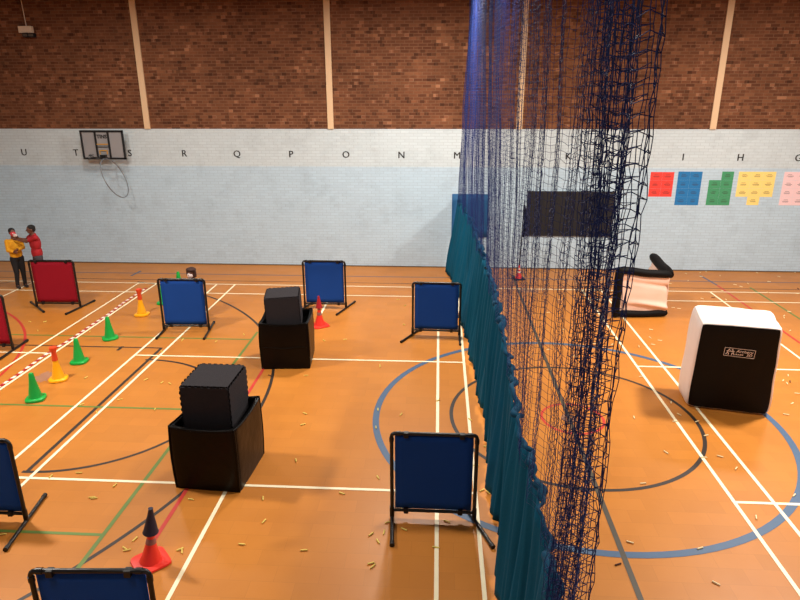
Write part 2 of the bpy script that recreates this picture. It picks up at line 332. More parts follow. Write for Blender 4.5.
vs, fs = text_mb('TINS', .13, .003, .004); q = MB().add(vs, fs, 0, Matrix.Translation((0, -.01, .56)) @ UP)
q.build('lettering', 'letter', t)
vs, fs = text_mb('ARC', .075, .003, .002); q = MB().add(vs, fs, 0, Matrix.Translation((-.36, -.01, .075)) @ UP)
q.build('lettering', 'letter', t)
q = MB(); q.tube([(.225 * math.cos(a), -.33 + .225 * math.sin(a), .05) for a in [i * math.pi / 16 for i in range(32)]], .010, 8, closed=True)
q.box((0, -.06, .055), (.14, .10, .09)); q.build('ring', 'frame', t, smooth=True)
for x in (-.3, .05):
    q = MB()
    for z in (.15, .55): q.tube([(x, .02, z), (x, YB - 16.502, z)], .022, 8)
    q.box((x, YB - 16.502 - .012, .35), (.10, .02, .60)); q.build('bracket', 'steel', t, smooth=True)
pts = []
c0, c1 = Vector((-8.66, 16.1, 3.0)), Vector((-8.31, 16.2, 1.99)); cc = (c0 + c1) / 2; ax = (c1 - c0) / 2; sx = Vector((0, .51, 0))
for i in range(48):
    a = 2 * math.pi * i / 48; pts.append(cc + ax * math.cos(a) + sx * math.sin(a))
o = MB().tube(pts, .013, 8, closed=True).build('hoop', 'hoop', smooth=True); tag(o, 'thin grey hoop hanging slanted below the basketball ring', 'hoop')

l = empty('flood_light', (-10.56, YB - .012, 6.0), 0, 'small white flood light with conduit on upper brick wall', 'light')
MB().box((-.02, -.06, .16), (.34, .12, .16)).build('housing', 'white', l, bevel=.01)
q = MB()
for x in (-.01, .15): q.box((x, -.10, .02), (.15, .12, .10))
q.build('lamp_head', 'black_rubber', l, bevel=.012)
q = MB()
for x in (-.01, .15): q.box((x, -.163, .02), (.11, .01, .06))
q.build('lamp_glass', 'glass', l)
MB().tube([(-.02, -.02, .24), (-.06, -.02, 1.58)], .011, 8).build('conduit', 'white', l, smooth=True)

# ------------------------------------------------------------------ target panels
def make_panel(loc, rz, fabric, ya, yb, label, w=.93, h=1.10, tilt=0.0, group='fabric shooting panels on tube stands'):
    t = empty('target_panel', (*loc, 0), rz, label, 'panel', group); a = w / 2; zb = .115; R = .021
    q = MB(); rc = .045; path = [(-a, 0, .03)]
    for s in range(6): an = math.pi - s * math.pi / 10; path.append((-a + rc + rc * math.cos(an), 0, h - rc + rc * math.sin(an)))
    for s in range(6): an = math.pi / 2 - s * math.pi / 10; path.append((a - rc + rc * math.cos(an), 0, h - rc + rc * math.sin(an)))
    path.append((a, 0, .03)); q.tube(path, R, 12); q.tube([(-a, 0, zb), (a, 0, zb)], R * .9, 12)
    for x in (-a, a):
        q.tube([(x, 0, zb - .05), (x, 0, zb + .05)], R * 1.3, 12); q.tube([(x, 0, .02), (x, 0, .09)], R * 1.3, 12)
    for x in (-1, 1): q.tube([(x * (a - .10), 0, h), (x * (a - .05), 0, h)], R * 1.25, 12); q.tube([(x * a, 0, h - .10), (x * a, 0, h - .05)], R * 1.25, 12)
    q.build('frame', 'frame', t, smooth=True)
    x0, z0, z1 = a - .036, zb + .022, h - .026
    q = MB(); fb = lambda y: (lambda u, v: (-x0 + 2 * x0 * u, y + .006 * math.sin(3.14 * u) * math.sin(3.14 * v), z0 + (z1 - z0) * v))
    q.sheet(fb(.006), 10, 10)
    q.build('fabric', fabric, t, smooth=True, solid=.012)
    for x in (-1, 1):
        for z in (zb + .005, h - .012):
            MB().box((x * (a - .16), -.004, z), (.055, .058, .062)).build('clip', 'clip', t, bevel=.006)
    for x, y in ((-a, ya), (a, yb)):
        d = Vector((math.sin(math.radians(y)), -math.cos(math.radians(y)), 0)); c_ = Vector((x, 0, .024))
        f_ = MB().tube([c_ - d * .47, c_ + d * .47], .022, 12).build('foot', 'frame', t, smooth=True)
        for s_ in (-1, 1): MB().tube([c_ + d * .43 * s_, c_ + d * .485 * s_], .026, 12).build('end_cap', 'clip', f_, smooth=True)
    return t
make_panel((0.0, 6.0), 0, 'blue', 4, 22, 'blue panel on black stand beside the near part of the teal skirt')
make_panel((0.0, 11.68), -.03, 'blue', -24, 2, 'blue panel on black tube stand beside far part of the teal skirt')
make_panel((-2.49, 13.21), 0, 'blue', -15, -17, 'blue panel on black tube stand behind the farther black box and red cone')
make_panel((-5.08, 11.67), .03, 'blue', 4, 6, 'blue panel on black tube stand hiding the crouching person and a green cone')
make_panel((-8.53, 12.93), .03, 'red', 46, -10, 'whole red panel on black tube stand in front of the two standing people', w=1.0)
make_panel((-8.42, 10.47), 0, 'red', 0, 4, 'red panel cut off by the left edge of the photo beside striped tape')
make_panel((-5.06, 5.69), 0, 'blue', 0, 9, 'blue panel cut off by the left edge of the photo', h=1.05)
make_panel((-2.675, 3.83), .06, 'blue', 0, 0, 'blue panel cut off by the bottom edge of photo in front of navy tipped cone', h=1.075)

# ------------------------------------------------------------------ black boxes and foam cubes
def make_box(loc, rz, w, d, h, sd, label, skew=0.0):
    t = empty('storage_box', (*loc, 0), rz, label, 'box', 'black vinyl boxes')
    nz = lambda p, a: noise.noise(Vector(p) * 2.6 + Vector((sd, sd, 0))) * a
    q = MB(); n, mh = 14, 10; th = .045
    ring = []
    for e, (dx, dy) in enumerate(((1, 0), (0, 1), (-1, 0), (0, -1))):
        sx, sy = [(-1, -1), (1, -1), (1, 1), (-1, 1)][e]
        for i in range(n): ring.append((sx + 2 * dx * i / n, sy + 2 * dy * i / n))
    def rows(scale_in, zs, out):
        vs = []
        for z in zs:
            for (x, y) in ring:
                g = (abs(x) ** 30 + abs(y) ** 30) ** (-1 / 30); ax_, ay_ = x * g, y * g
                bul = .012 * math.sin(math.pi * min(1, max(0, z / h))) * out
                px, py = ax_ * (w / 2 - scale_in + bul), ay_ * (d / 2 - scale_in + bul)
                zz = z
                if z > h * .9: zz = z - .035 * (1 - max(abs(x), abs(y)) * 0 - (min(abs(x), abs(y))) ** 2)   # rim sags between corners
                dn_ = nz((px, py, z), .010 * out)
                vs.append((px * (1 + dn_) + skew * z, py * (1 + dn_), max(.0, zz)))
        return vs
    zs_o = [0, .02] + [h * k / mh for k in range(1, mh)] + [h - .02, h]
    zs_i = [h, h - .02, h * .93, h * .86, h * .80]
    v1, v2 = rows(0, zs_o, 1), rows(th, zs_i, .3)
    L = len(ring); vs = v1 + v2; k = len(zs_o) + len(zs_i)
    fs = [(i * L + j, i * L + (j + 1) % L, (i + 1) * L + (j + 1) % L, (i + 1) * L + j) for i in range(k - 1) for j in range(L)]
    fs += [tuple(range(L))[::-1], tuple(range((k - 1) * L, k * L))]
    q.add(vs, fs); q.build('body', 'vinyl', t, smooth='all')
    q = MB()                                             # welted seams along the rim and the corners
    q.tube([Vector(v) + Vector((0, 0, .004)) for v in v1[-L:]], .010, 6, closed=True); q.build('rim_seam', 'vinyl', t, smooth='all')
    if sd > 2:                                           # welded fold across the front
        MB().tube([Vector(v1[(len(zs_o) // 2) * L + i]) + Vector((0, -.004, .012 * math.sin(i * .7) - .02)) for i in range(1, n)], [.004 + .004 * math.sin(math.pi * i / n) for i in range(1, n)], 6).build('fold_seam', 'vinyl', t, smooth='all')
    for sx, sy in ((-1, -1), (1, -1), (1, 1), (-1, 1)):
        j = [(-1, -1), (1, -1), (1, 1), (-1, 1)].index((sx, sy)) * n
        MB().tube([v1[i * L + j] for i in range(len(zs_o))], .009, 6).build('corner_seam', 'vinyl', t, smooth='all')
    return t
def foam_cube(loc, rot, sx, sy, sz, label):
    t = empty('foam_cube', loc, 0, label, 'foam cube', 'black foam cubes'); t.rotation_euler = rot
    def tile(a, b, M4, ph):                              # toothed mat a x b, 18 mm thick
        T_, nt = .020, 8; out = []
        cs = [(-a, -b), (a, -b), (a, b), (-a, b)]
        for e in range(4):
            p, r_ = Vector(cs[e]), Vector(cs[(e + 1) % 4]); d_ = (r_ - p); n_ = Vector((-d_.y, d_.x)).normalized(); m = nt * 2
            du = d_.normalized() * T_
            for i in range(m):
                k = T_ if i in (0, m - 1) else ((i + ph + e) % 2) * T_
                A_ = p + (du if i == 0 else d_ * (i / m)) + n_ * k
                out.append(A_)
                if i < m - 1: out.append(p + d_ * ((i + 1) / m) + n_ * k)
            out = [v for j, v in enumerate(out) if j == 0 or (v - out[j - 1]).length > 1e-5]
        n2 = len(out); vs = [(v.x, v.y, 0) for v in out] + [(v.x, v.y, -.018) for v in out]
        fs = [tuple(range(n2)), tuple(range(n2, 2 * n2))[::-1]] + [(i + n2, (i + 1) % n2 + n2, (i + 1) % n2, i) for i in range(n2)]
        MB().add(vs, fs, 0, M4).build('tile', 'foam', t)
    a, b, c_ = sx / 2, sy / 2, sz / 2; RX, RY, TR = (lambda g: Matrix.Rotation(g, 4, 'X')), (lambda g: Matrix.Rotation(g, 4, 'Y')), Matrix.Translation
    H_ = math.pi / 2
    tile(a, b, TR((0, 0, sz)), 0); tile(a, b, TR((0, 0, .0)) @ RX(math.pi), 0)
    tile(a, c_, TR((0, -b, c_)) @ RX(H_), 1); tile(a, c_, TR((0, b, c_)) @ RX(-H_), 1)
    tile(c_, b, TR((a, 0, c_)) @ RY(H_), 1); tile(c_, b, TR((-a, 0, c_)) @ RY(-H_), 1)
make_box((-2.725, 6.84), -.07, .83, .89, .85, 1.0, 'larger looking black vinyl box, nearest of the two, beside the white court line')
foam_cube((-2.745, 6.93, .70), (0, 0, -.02), .615, .67, .60, 'black foam cube with grey lit top set in the nearer black box')
make_box((-2.66, 10.35), .09, .85, .80, .85, 5.0, 'farther black vinyl box with creased front, beside the red cone')
foam_cube((-2.69, 10.37, .705), (0, math.radians(-2), .17), .60, .62, .58, 'tilted black foam cube set in the farther black box')

# ------------------------------------------------------------------ inflatables on the right
t = empty('inflatable_block', (4.45, 9.05, 0), 0, 'white inflatable block with black front and logo', 'inflatable block')
BOT = [(3.86, 8.92), (5.0, 8.66), (5.16, 9.38), (3.93, 9.5)]; TOP = [(3.76, 8.60), (4.79, 8.38), (5.02, 9.14), (3.95, 9.42)]; ZT = 1.52
def blk(x, y, z, off=0.0):
    g = (abs(x) ** 16 + abs(y) ** 16 + abs(z) ** 16) ** (-1 / 16); X, Y_, Z_ = x * g, y * g, z * g
    bx = 1 + .035 * (1 - Y_ * Y_) * (1 - Z_ * Z_); by = 1 + .07 * (1 - X * X) * (1 - Z_ * Z_); bz = 1 + (.045 if Z_ > 0 else 0) * (1 - X * X) * (1 - Y_ * Y_)
    X *= bx; Y_ *= by; Z_ *= bz; k = (Z_ + 1) / 2; u, v = (X + 1) / 2, (Y_ + 1) / 2
    def bl(q): return [(q[0][i] * (1 - u) + q[1][i] * u) * (1 - v) + (q[3][i] * (1 - u) + q[2][i] * u) * v for i in (0, 1)]
    b0, t0 = bl(BOT), bl(TOP); p = Vector((b0[0] * (1 - k) + t0[0] * k, b0[1] * (1 - k) + t0[1] * k, k * ZT))
    w = noise.noise(Vector((p.x * 5, p.y * 5, p.z * 2.2))) * .012; p += Vector((x * w, y * w, 0 if z < 0 else z * w))
    if off: p += Vector((-.22 * off, -1 * off, .1 * off))
    p.z = max(p.z, .0); return p - Vector((4.45, 9.05, 0))
N = 26; q = MB()
for ax_ in range(3):
    for sg in (-1, 1):
        def fn(u, v, ax_=ax_, sg=sg):
            a_, b_ = 2 * u - 1, 2 * v - 1
            p = [0, 0, 0]; p[ax_] = sg; p[(ax_ + 1) % 3] = a_ * (sg if ax_ != 1 else sg); p[(ax_ + 2) % 3] = b_; return blk(*p)
        q.sheet(fn, N, N)
q.build('body', 'white_vinyl', t, smooth='all')
q = MB().sheet(lambda u, v: blk(-1 + 1.95 * u, -1, -1 + 1.98 * v, .008), 30, 30); q.build('front_panel', 'black_fabric', t, smooth='all')
q = MB()                                                  # printed badge: outline, two running figures, two lines of lettering
c0, cx_, cz_ = blk(-.24, -1, .5, .012), blk(.16, -1, .48, .012), blk(-.24, -1, .8, .012); 
ex = (cx_ - c0).normalized(); ez = (cz_ - c0); ez = (ez - ex * ez.dot(ex)).normalized(); ey = ez.cross(ex)
LM = Matrix(((ex.x, ez.x, -ey.x, 0), (ex.y, ez.y, -ey.y, 0), (ex.z, ez.z, -ey.z, 0), (0, 0, 0, 1)))
cen = blk(.03, -1, .41, .022); LM = Matrix.Translation(cen) @ LM @ Matrix.Rotation(.035, 4, 'Z') @ Matrix.Scale(.87, 4)
W_, H_ = .225, .078
for x, y, a_, b_ in ((0, H_, 2 * W_, .006), (0, -H_, 2 * W_, .006), (-W_, 0, .006, 2 * H_), (W_, 0, .006, 2 * H_)): q.box((x, y, 0), (a_, b_, .004), 0, LM)
vs, fs = text_mb('Archery', .074, .004, 0, .25); q.add(vs, fs, 0, LM @ Matrix.Translation((.07, .028, 0)))
vs, fs = text_mb('G A M E', .032, .004, .001, .2); q.add(vs, fs, 0, LM @ Matrix.Translation((.00, -.035, 0)))
vs, fs = text_mb('3D', .07, .004, 0, .25); q.add(vs, fs, 0, LM @ Matrix.Translation((.145, -.032, 0)))
for dx, m in ((-.168, .8), (-.100, -.8)):
    q.ell((0, 0, 0), (.013, .013, .004), 8, 0, LM @ Matrix.Translation((dx + .012 * m, .046, 0)))
    for p in ([(dx, .03), (dx - .01 * m, -.012)], [(dx - .01 * m, -.012), (dx - .038 * m, -.05)], [(dx - .01 * m, -.012), (dx + .014 * m, -.03), (dx + .008 * m, -.058)], [(dx, .026), (dx + .03 * m, .004), (dx + .045 * m, .03)], [(dx, .026), (dx - .032 * m, .01)]):
        q.tube([(*a_, 0) for a_ in p], .006, 6, 0, False, True, LM)
o = q.build('logo', 'logo', t); o['label'] = 'pale outlined logo with lettering and two running figures'

t = empty('inflatable_barrier', (4.4, 13.1, 0), 0, 'low L shaped inflatable barrier with black tubes and pale panels', 'inflatable barrier')
O = Vector((4.4, 13.1, 0)); A, B, C_ = Vector((3.84, 12.98, 0)), Vector((4.93, 13.08, 0)), Vector((4.97, 14.40, 0)); hA, hB, hC = 1.05, .93, 1.0
def itube(p0, p1, r_, wob=.008):
    p0, p1 = p0 - O, p1 - O; n = 12; pts = []; rs = []
    for i in range(n + 1):
        k = i / n; p = p0.lerp(p1, k) + Vector((0, 0, wob * math.sin(k * 9))); pts.append(p); e = min(k, 1 - k) * n; rs.append(r_ * (.72 if e < .5 else .94 if e < 1.5 else 1) )
    MB().tube(pts, rs, 16).build('tube', 'black_fabric', t, smooth=True)
vz = lambda p, z: Vector((p.x, p.y, z))
itube(vz(A, hA), vz(B, hB), .085); itube(vz(A, .02), vz(A, hA + .04), .09); itube(vz(A, .075), vz(B, .075), .075)
itube(vz(B, hB), vz(C_, hC), .105); itube(vz(B, .075), vz(C_, .075), .075)
def fabric(P, Q, h0, h1, sd):
    n_ = (Q - P).cross(Vector((0, 0, 1))).normalized()
    def fn(u, v):
        p = P.lerp(Q, u) - O; z = .08 + (h0 * (1 - u) + h1 * u - .10) * v
        c1 = math.exp(-((v - .80 + .10 * u) / .05) ** 2) * .05 * (.3 + .7 * u); c2 = math.exp(-((v - .28 - .05 * math.sin(3 * u) + .12 * u) / .06) ** 2) * .08 * u ** .5
        b_ = .03 * math.sin(math.pi * u) * math.sin(math.pi * v) + c2 - c1 + .02 * noise.noise(Vector((u * 3 + sd, v * 4, sd)))
        return (p.x + n_.x * b_, p.y + n_.y * b_, z)
    MB().sheet(fn, 36, 30).build('panel', 'pale_vinyl', t, smooth='all', solid=.01)
fabric(A, B, hA, hB, 1.3); fabric(B, C_, hB, hC, 4.1)

# ------------------------------------------------------------------ cones
def green_cone(loc, label, body, h=.47, topper=False, rz=0.0, group=None):
    t = empty('traffic_cone', (*loc, 0), rz, label, 'cone', group)
    q = MB().lathe([(.135, 0), (.148, .012), (.144, .038), (.115, .052)], 32, power=3.2); q.build('base', body, t, smooth=True)
    hb = .42 if topper else h
    MB().lathe([(.105, .045), (.098, .06), (.05, hb * .72), (.036, hb - .02), (.03, hb - .005), (.018, hb)], 28).build('cone_body', body, t, smooth=True)
    if topper:
        o = MB().lathe([(.047, .36), (.044, .45), (.036, .50), (.05, .53), (.062, .575), (.06, .60), (.04, .60)], 24).build('topper', 'orange', t, smooth=True); o['label'] = 'orange-red flared topper'
for (u, v), lab in (((36, 403), 'green cone at near end of the row beside striped tape'), ((80, 365), 'green cone between the two yellow cones, nearer of that pair'),
                    ((111, 341), 'green cone just in front of the farther yellow cone'), ((165, 305), 'green cone half hidden by left edge of the blue panel'), ((181, 291), 'green cone whose tip shows above the blue panel')):
    x, y = fl(u, v); green_cone((x - .075, y + .12), lab, 'cone_green', .46, rz=rnd.uniform(0, 1), group='green and yellow cones along the tape')
for (u, v), lab in (((59, 383), 'nearer yellow cone with orange-red topper'), ((143, 317), 'farther yellow cone with orange-red topper')):
    x, y = fl(u, v); green_cone((x - .075, y + .12), lab, 'cone_yellow', topper=True, rz=rnd.uniform(0, 1), group='green and yellow cones along the tape')
def red_cone(loc, rz, label, h, sc=1.0, lean=0.0, base='cone_red', band='band'):
    t = empty('traffic_cone', (*loc, 0), rz, label, 'cone', 'red cones')
    MB().lathe([(.165 * sc, 0), (.175 * sc, .008), (.17 * sc, .025), (.12 * sc, .035)], 32, power=6).build('base', base, t, smooth=True)
    R0, R1 = .125 * sc, .028 * sc; rad = lambda z: R0 + (R1 - R0) * min(1, z / h) - .03 * sc * math.sin(3.14 * min(1, z / h)) 
    MB().lathe([(rad(z), z) for z in [.03 + (h - .03) * i / 12 for i in range(13)]], 28).build('cone_body', 'cone_red', t, smooth=True).rotation_euler = (0, lean, 0)
    for z0, z1 in ((h * .46, h * .58), (h * .68, h * .80)):
        MB().lathe([(rad(z0) + .001, z0), (rad(z0) + .003, z0 + .003), (rad(z1) + .003, z1 - .003), (rad(z1) + .001, z1)], 28).build('band', band, t, smooth=True).rotation_euler = (0, lean, 0)
def small_cone(loc, z, m, label, h=.27, r0=.082, tilt=0.0):
    o = MB().lathe([(r0, 0), (r0 + .004, .006), (r0 * .93, .03), (r0 * .42, h * .75), (r0 * .30, h - .012), (r0 * .33, h)], 24).build('small_cone', m, smooth=True, loc=(*loc, z))
    o.rotation_euler = (0, tilt, 0); tag(o, label, 'cone')
x, y = -2.91, 5.15
red_cone((x, y), .75, 'red banded cone topped by navy cone near bottom edge of the photo', .50, lean=.12); small_cone((x + .045, y), .375, 'navy', 'small navy cone set over the tip of red banded cone', .29, .075, .13)
x, y = -2.42, 12.12
red_cone((x, y), .6, 'red banded cone between farther black box and a blue panel', .52); small_cone((x, y), .40, 'dark_red', 'small dark red cone set over the tip of farther red cone', .25, .066)
x, y = 2.12, 15.80
red_cone((x, y), .2, 'small red and white cone on black base behind the netting', .38, .85, base='black_rubber', band='tape_white')
t = empty('flag_pole', (2.12, 15.80, .33), 0, 'thin black pole standing in the small cone by the wall', 'pole')
MB().tube([(0, 0, 0), (.03, 0, 1.7)], .014, 8).build('pole', 'frame', t, smooth=True)
MB().tube([(.05, 0, .78), (.075, .0, .9), (.085, 0, 1.2), (.06, 0, 1.45), (.04, 0, 1.6)], [.02, .04, .045, .035, .02], 10).build('furled_flag', 'black_fabric', t, smooth='all')

# striped tape along the floor
q = MB(); P0, P1 = Vector((-7.20, 7.6)), Vector((-7.22, 14.5)); L = (P1 - P0).length; n = int(L / .10)
for i in range(n):
    a, b_ = P0.lerp(P1, i / n), P0.lerp(P1, (i + 1) / n); wob = lambda y: .018 * math.sin(y * 1.7) + .01 * math.sin(y * 4.1); w = .027; sh = 0.0
    q.add([(a.x - w + wob(a.y), a.y, .008), (a.x + w + wob(a.y), a.y + sh, .008), (b_.x + w + wob(b_.y), b_.y + sh, .008), (b_.x - w + wob(b_.y), b_.y, .008)], [(0, 1, 2, 3)], i % 2)
o = q.build('barrier_tape', ['tape_red', 'tape_white'], solid=.006); tag(o, 'red and white striped tape laid along the floor left of the cones', 'tape')

# ------------------------------------------------------------------ divider net with cloth skirt
t = empty('divider_net', (.75, 9.5, 0), 0, 'blue divider netting with teal cloth skirt hanging down the hall', 'net'); TO = Vector((.75, 9.5, 0))
def lerp_tab(tab, y):
    for (y0, x0), (y1, x1) in zip(tab, tab[1:]):
        if y <= y1: k = max(0, (y - y0) / (y1 - y0)); return x0 + (x1 - x0) * k
    return tab[-1][1]
TOPX = [(1.9, .61), (2.6, .64), (2.95, .68), (3.4, .71), (4.6, .74), (6.2, .77), (7.8, .82), (9.5, .83), (11.5, .79), (13.95, .71), (15.5, .60), (16.75, .50)]
BOTX = [(1.9, .64), (4.84, .72), (6.2, .73), (8, .69), (9, .67), (11, .63), (14, .50), (15.5, .38), (16.75, .27)]
ZS = 1.9
def skirt_fn(u, v):
    y = 2.3 + 14.42 * u; s = u * 300
    xt, xb = lerp_tab(TOPX, y), lerp_tab(BOTX, y); k = v
    fold = .024 * math.sin(s * .83 + 2.6 * math.sin(s * .11)) + .020 * math.sin(s * 1.83 + 3 * math.sin(s * .17)) + .05 * noise.noise(Vector((u * 60 + .9 * v, v * .6, 8.8))) + .095 * (1.9 - v) * noise.noise(Vector((u * 16, v * .8, 3.3)))
    amp = (.35 + .65 * math.sin(math.pi * min(1, (1 - v) * .6 + .1))) 
    hem = .10 * noise.noise(Vector((u * 18, 0, 9.1))) + .012 * math.sin(s * .45)
    z = (ZS + .03 * math.sin(s * .5) + .03 * noise.noise(Vector((u * 40, 5, 1)))) * v + (max(.01, .06 + hem)) * (1 - v)
    return (xb + (xt - xb) * k + fold * amp - TO.x, y + .02 * math.sin(s * 1.1) * (1 - v) - TO.y, z)
sk = MB().sheet(skirt_fn, 560, 16).build('skirt', 'skirt', t, smooth='all', solid=.004); sk['label'] = 'teal gathered cloth skirt'
q = MB(); pts = []; rs = []                              # bunched net edge tied along the top of the skirt
for i in range(640):
    u = i / 639; p = skirt_fn(u, 1.0); g = noise.noise(Vector((u * 70, 1.7, 0))); g2 = noise.noise(Vector((u * 70, 8.7, 0)))
    pts.append((p[0] + .012 + .035 * g2, p[1], p[2] + .015 + .045 * g)); rs.append(.012 + .038 * abs(noise.noise(Vector((u * 52, 4.4, 0)))) * (1.5 if u > .3 else 1.2))
q.tube(pts, rs, 8).build('gathered_hem', 'hem', t, smooth='all')
# netting: square 50 mm mesh hung in folds, each node moved a little
cell = .05; ZTOP = 7.45; path = []; y = 2.02; sdist = 0; ph = 0.0
while y < 16.72:
    if y < 2.10: g, A_, wl = 3.0, .03, .2
    elif y < 2.36: g, A_, wl = 1.25, .035, .22
    elif y < 2.44: g, A_, wl = 7.0, .025, .05
    elif y < 2.66: g, A_, wl = 1.8, .045, .20
    elif y < 2.78: g, A_, wl = 6.5, .03, .06
    elif y < 3.0: g, A_, wl = 1.5, .045, .3
    elif y < 4.2: g, A_, wl = 1.05, .035, .5
    elif y < 8: g, A_, wl = 1.1, .045, .8
    else: g, A_, wl = 1.2, .06, 1.3
    ph += 2 * math.pi * (cell / g) / wl
    path.append((y, A_ * (math.sin(ph) + .45 * math.sin(ph * 2.3 + 1.1 * y) + .9 * noise.noise(Vector((y * 2.1, .5, 0)))), A_ * .9 * math.cos(ph * 1.07)))
    y += cell / g * (1 + .25 * math.sin(y * 7))
rows_n = int((ZTOP - ZS) / cell) + 1; ns = len(path)
P = np.zeros((ns, rows_n, 3))
for i, (y, fx, fy) in enumerate(path):
    xt = lerp_tab(TOPX, y); xr = .64 if y < 3 else .70
    for j in range(rows_n):
        z = ZS + (ZTOP - ZS) * j / (rows_n - 1); k = (z - ZS) / (ZTOP - ZS)
        near = 1.0 if y < 3.6 else .75
        sw = 1 + .35 * noise.noise(Vector((y * 1.1, z * .55, 7)))
        P[i, j] = (xt + (xr - xt) * min(1, k * 1.3) + fx * sw * (1 - .35 * k) + .03 * noise.noise(Vector((y * 1.3, z * .8, 2))),
                   y + (fy * .55 if y < 3.6 else fy * .3) * sw + .012 * noise.noise(Vector((i * .9, z * 2, 4))), z + (.034 if y < 3 else .014) * noise.noise(Vector((i * .31, z * 3, 11))) - .012 * (i % 2))
rng = np.random.default_rng(3); P += rng.normal(0, 1, P.shape) * np.interp(np.array([p[0] for p in path]), [2, 4, 8], [.004, .003, .0015])[:, None, None]; P[..., 1] = np.minimum(P[..., 1], 16.80); P -= np.array(TO)
def segs(Aa, Bb, rad):
    d = Bb - Aa; d /= np.linalg.norm(d, axis=1, keepdims=True) + 1e-9
    ref = np.where(np.abs(d[:, 2:3]) > .8, np.array([[1., 0, 0]]), np.array([[0, 0, 1.]])); u = np.cross(d, ref); u /= np.linalg.norm(u, axis=1, keepdims=True) + 1e-9; w = np.cross(d, u)
    ring = [(math.cos(q_), math.sin(q_)) for q_ in (0, 2.094, 4.189)]; r_ = rad[:, None]
    V = np.stack([X_ + (u * c_ + w * s_) * r_ for X_ in (Aa, Bb) for c_, s_ in ring], axis=1)
    return V.reshape(-1, 3)
nearf = np.clip((np.array([p[0] for p in path]) - 2) / 8, 0, 1)
ys_ = np.array([p[0] for p in path]); rad_i = np.interp(ys_, [2.0, 2.9, 3.2, 8, 11], [.0019, .0018, .0014, .0015, .0022])
va, vb = P[:, :-1].reshape(-1, 3), P[:, 1:].reshape(-1, 3); ha, hb = P[:-1].reshape(-1, 3), P[1:].reshape(-1, 3)
V = np.concatenate([segs(va, vb, np.repeat(rad_i, rows_n - 1)), segs(ha, hb, np.repeat(rad_i[:-1], rows_n))]).astype(np.float32)
nsg = len(V) // 6; base = (np.arange(nsg) * 6)[:, None, None]
Q = (base + np.array([[0, 1, 4, 3], [1, 2, 5, 4], [2, 0, 3, 5]])[None]).reshape(-1).astype(np.int32); nf = nsg * 3
me = bpy.data.meshes.new('netting'); me.vertices.add(len(V)); me.vertices.foreach_set('co', V.ravel()); me.loops.add(len(Q)); me.loops.foreach_set('vertex_index', Q)
me.polygons.add(nf); me.polygons.foreach_set('loop_start', np.arange(nf, dtype=np.int32) * 4); me.polygons.foreach_set('loop_total', np.full(nf, 4, dtype=np.int32))
me.update(calc_edges=True); me.materials.append(M['net']); no = bpy.data.objects.new('netting', me); COL.objects.link(no); no.parent = t; no['label'] = 'dark blue open mesh hung in folds'
q = MB().box((.70 - TO.x, 9.4 - TO.y, ZTOP + .075), (.08, 14.8, .15)); q.build('ceiling_track', 'steel', t)

# ------------------------------------------------------------------ people
def body_mesh(name, parts, m, parent, vox=.008, it=3):
    q = MB()
    for p in parts:
        if p[0] == 'c':
            _, a, b_, r0, r1 = p; a, b_ = Vector(a), Vector(b_); d_ = b_ - a; n_ = 5
            q.tube([a.lerp(b_, i / n_) for i in range(n_ + 1)], [r0 + (r1 - r0) * i / n_ for i in range(n_ + 1)], 12); q.ell(a, (r0,) * 3, 10); q.ell(b_, (r1,) * 3, 10)
        else:
            _, c_, r_, rz = p; q.ell((0, 0, 0), r_, 16, 0, Matrix.Translation(c_) @ Matrix.Rotation(rz, 4, 'Z'))
    tmp = q.build('tmp', m); md = tmp.modifiers.new('r', 'REMESH'); md.mode = 'VOXEL'; md.voxel_size = vox; sm = tmp.modifiers.new('s', 'SMOOTH'); sm.iterations = it; sm.factor = .5
    dg = bpy.context.evaluated_depsgraph_get(); me = bpy.data.meshes.new_from_object(tmp.evaluated_get(dg)); bpy.data.objects.remove(tmp)
    me.name = name; me.polygons.foreach_set('use_smooth', [True] * len(me.polygons)); o = bpy.data.objects.new(name, me); COL.objects.link(o); o.parent = parent; return o
def hand(wrist, tip_dir, palm_side, curl, k=1.0):           # palm, four unequal fingers, thumb from the side of the palm
    w = Vector(wrist); d_ = Vector(tip_dir).normalized(); s_ = Vector(palm_side); s_ = (s_ - d_ * s_.dot(d_)).normalized(); n_ = d_.cross(s_) * curl
    out = [('c', w, w + d_ * .05 * k, .018 * k, .022 * k), ('c', w + d_ * .03 * k + s_ * .014 * k, w + d_ * .065 * k + s_ * .022 * k, .014 * k, .010 * k), ('c', w + d_ * .03 * k - s_ * .014 * k, w + d_ * .06 * k - s_ * .022 * k, .014 * k, .010 * k)]
    for off, ln in ((.027, .055), (.009, .064), (-.009, .060), (-.026, .047)):
        a = w + d_ * .068 * k + s_ * off * k; b_ = a + (d_ + n_ * .35).normalized() * ln * .5 * k; c_ = b_ + (d_ + n_ * 1.2).normalized() * ln * .55 * k
        out += [('c', a, b_, .0085 * k, .008 * k), ('c', b_, c_, .008 * k, .0068 * k)]
    a = w + d_ * .022 * k + s_ * .022 * k; b_ = a + (d_ * .6 + s_ * .8).normalized() * .03 * k; c_ = b_ + (d_ * .9 + s_ * .3 + n_ * .3).normalized() * .026 * k
    return out + [('c', a, b_, .011 * k, .0095 * k), ('c', b_, c_, .009 * k, .0075 * k)]
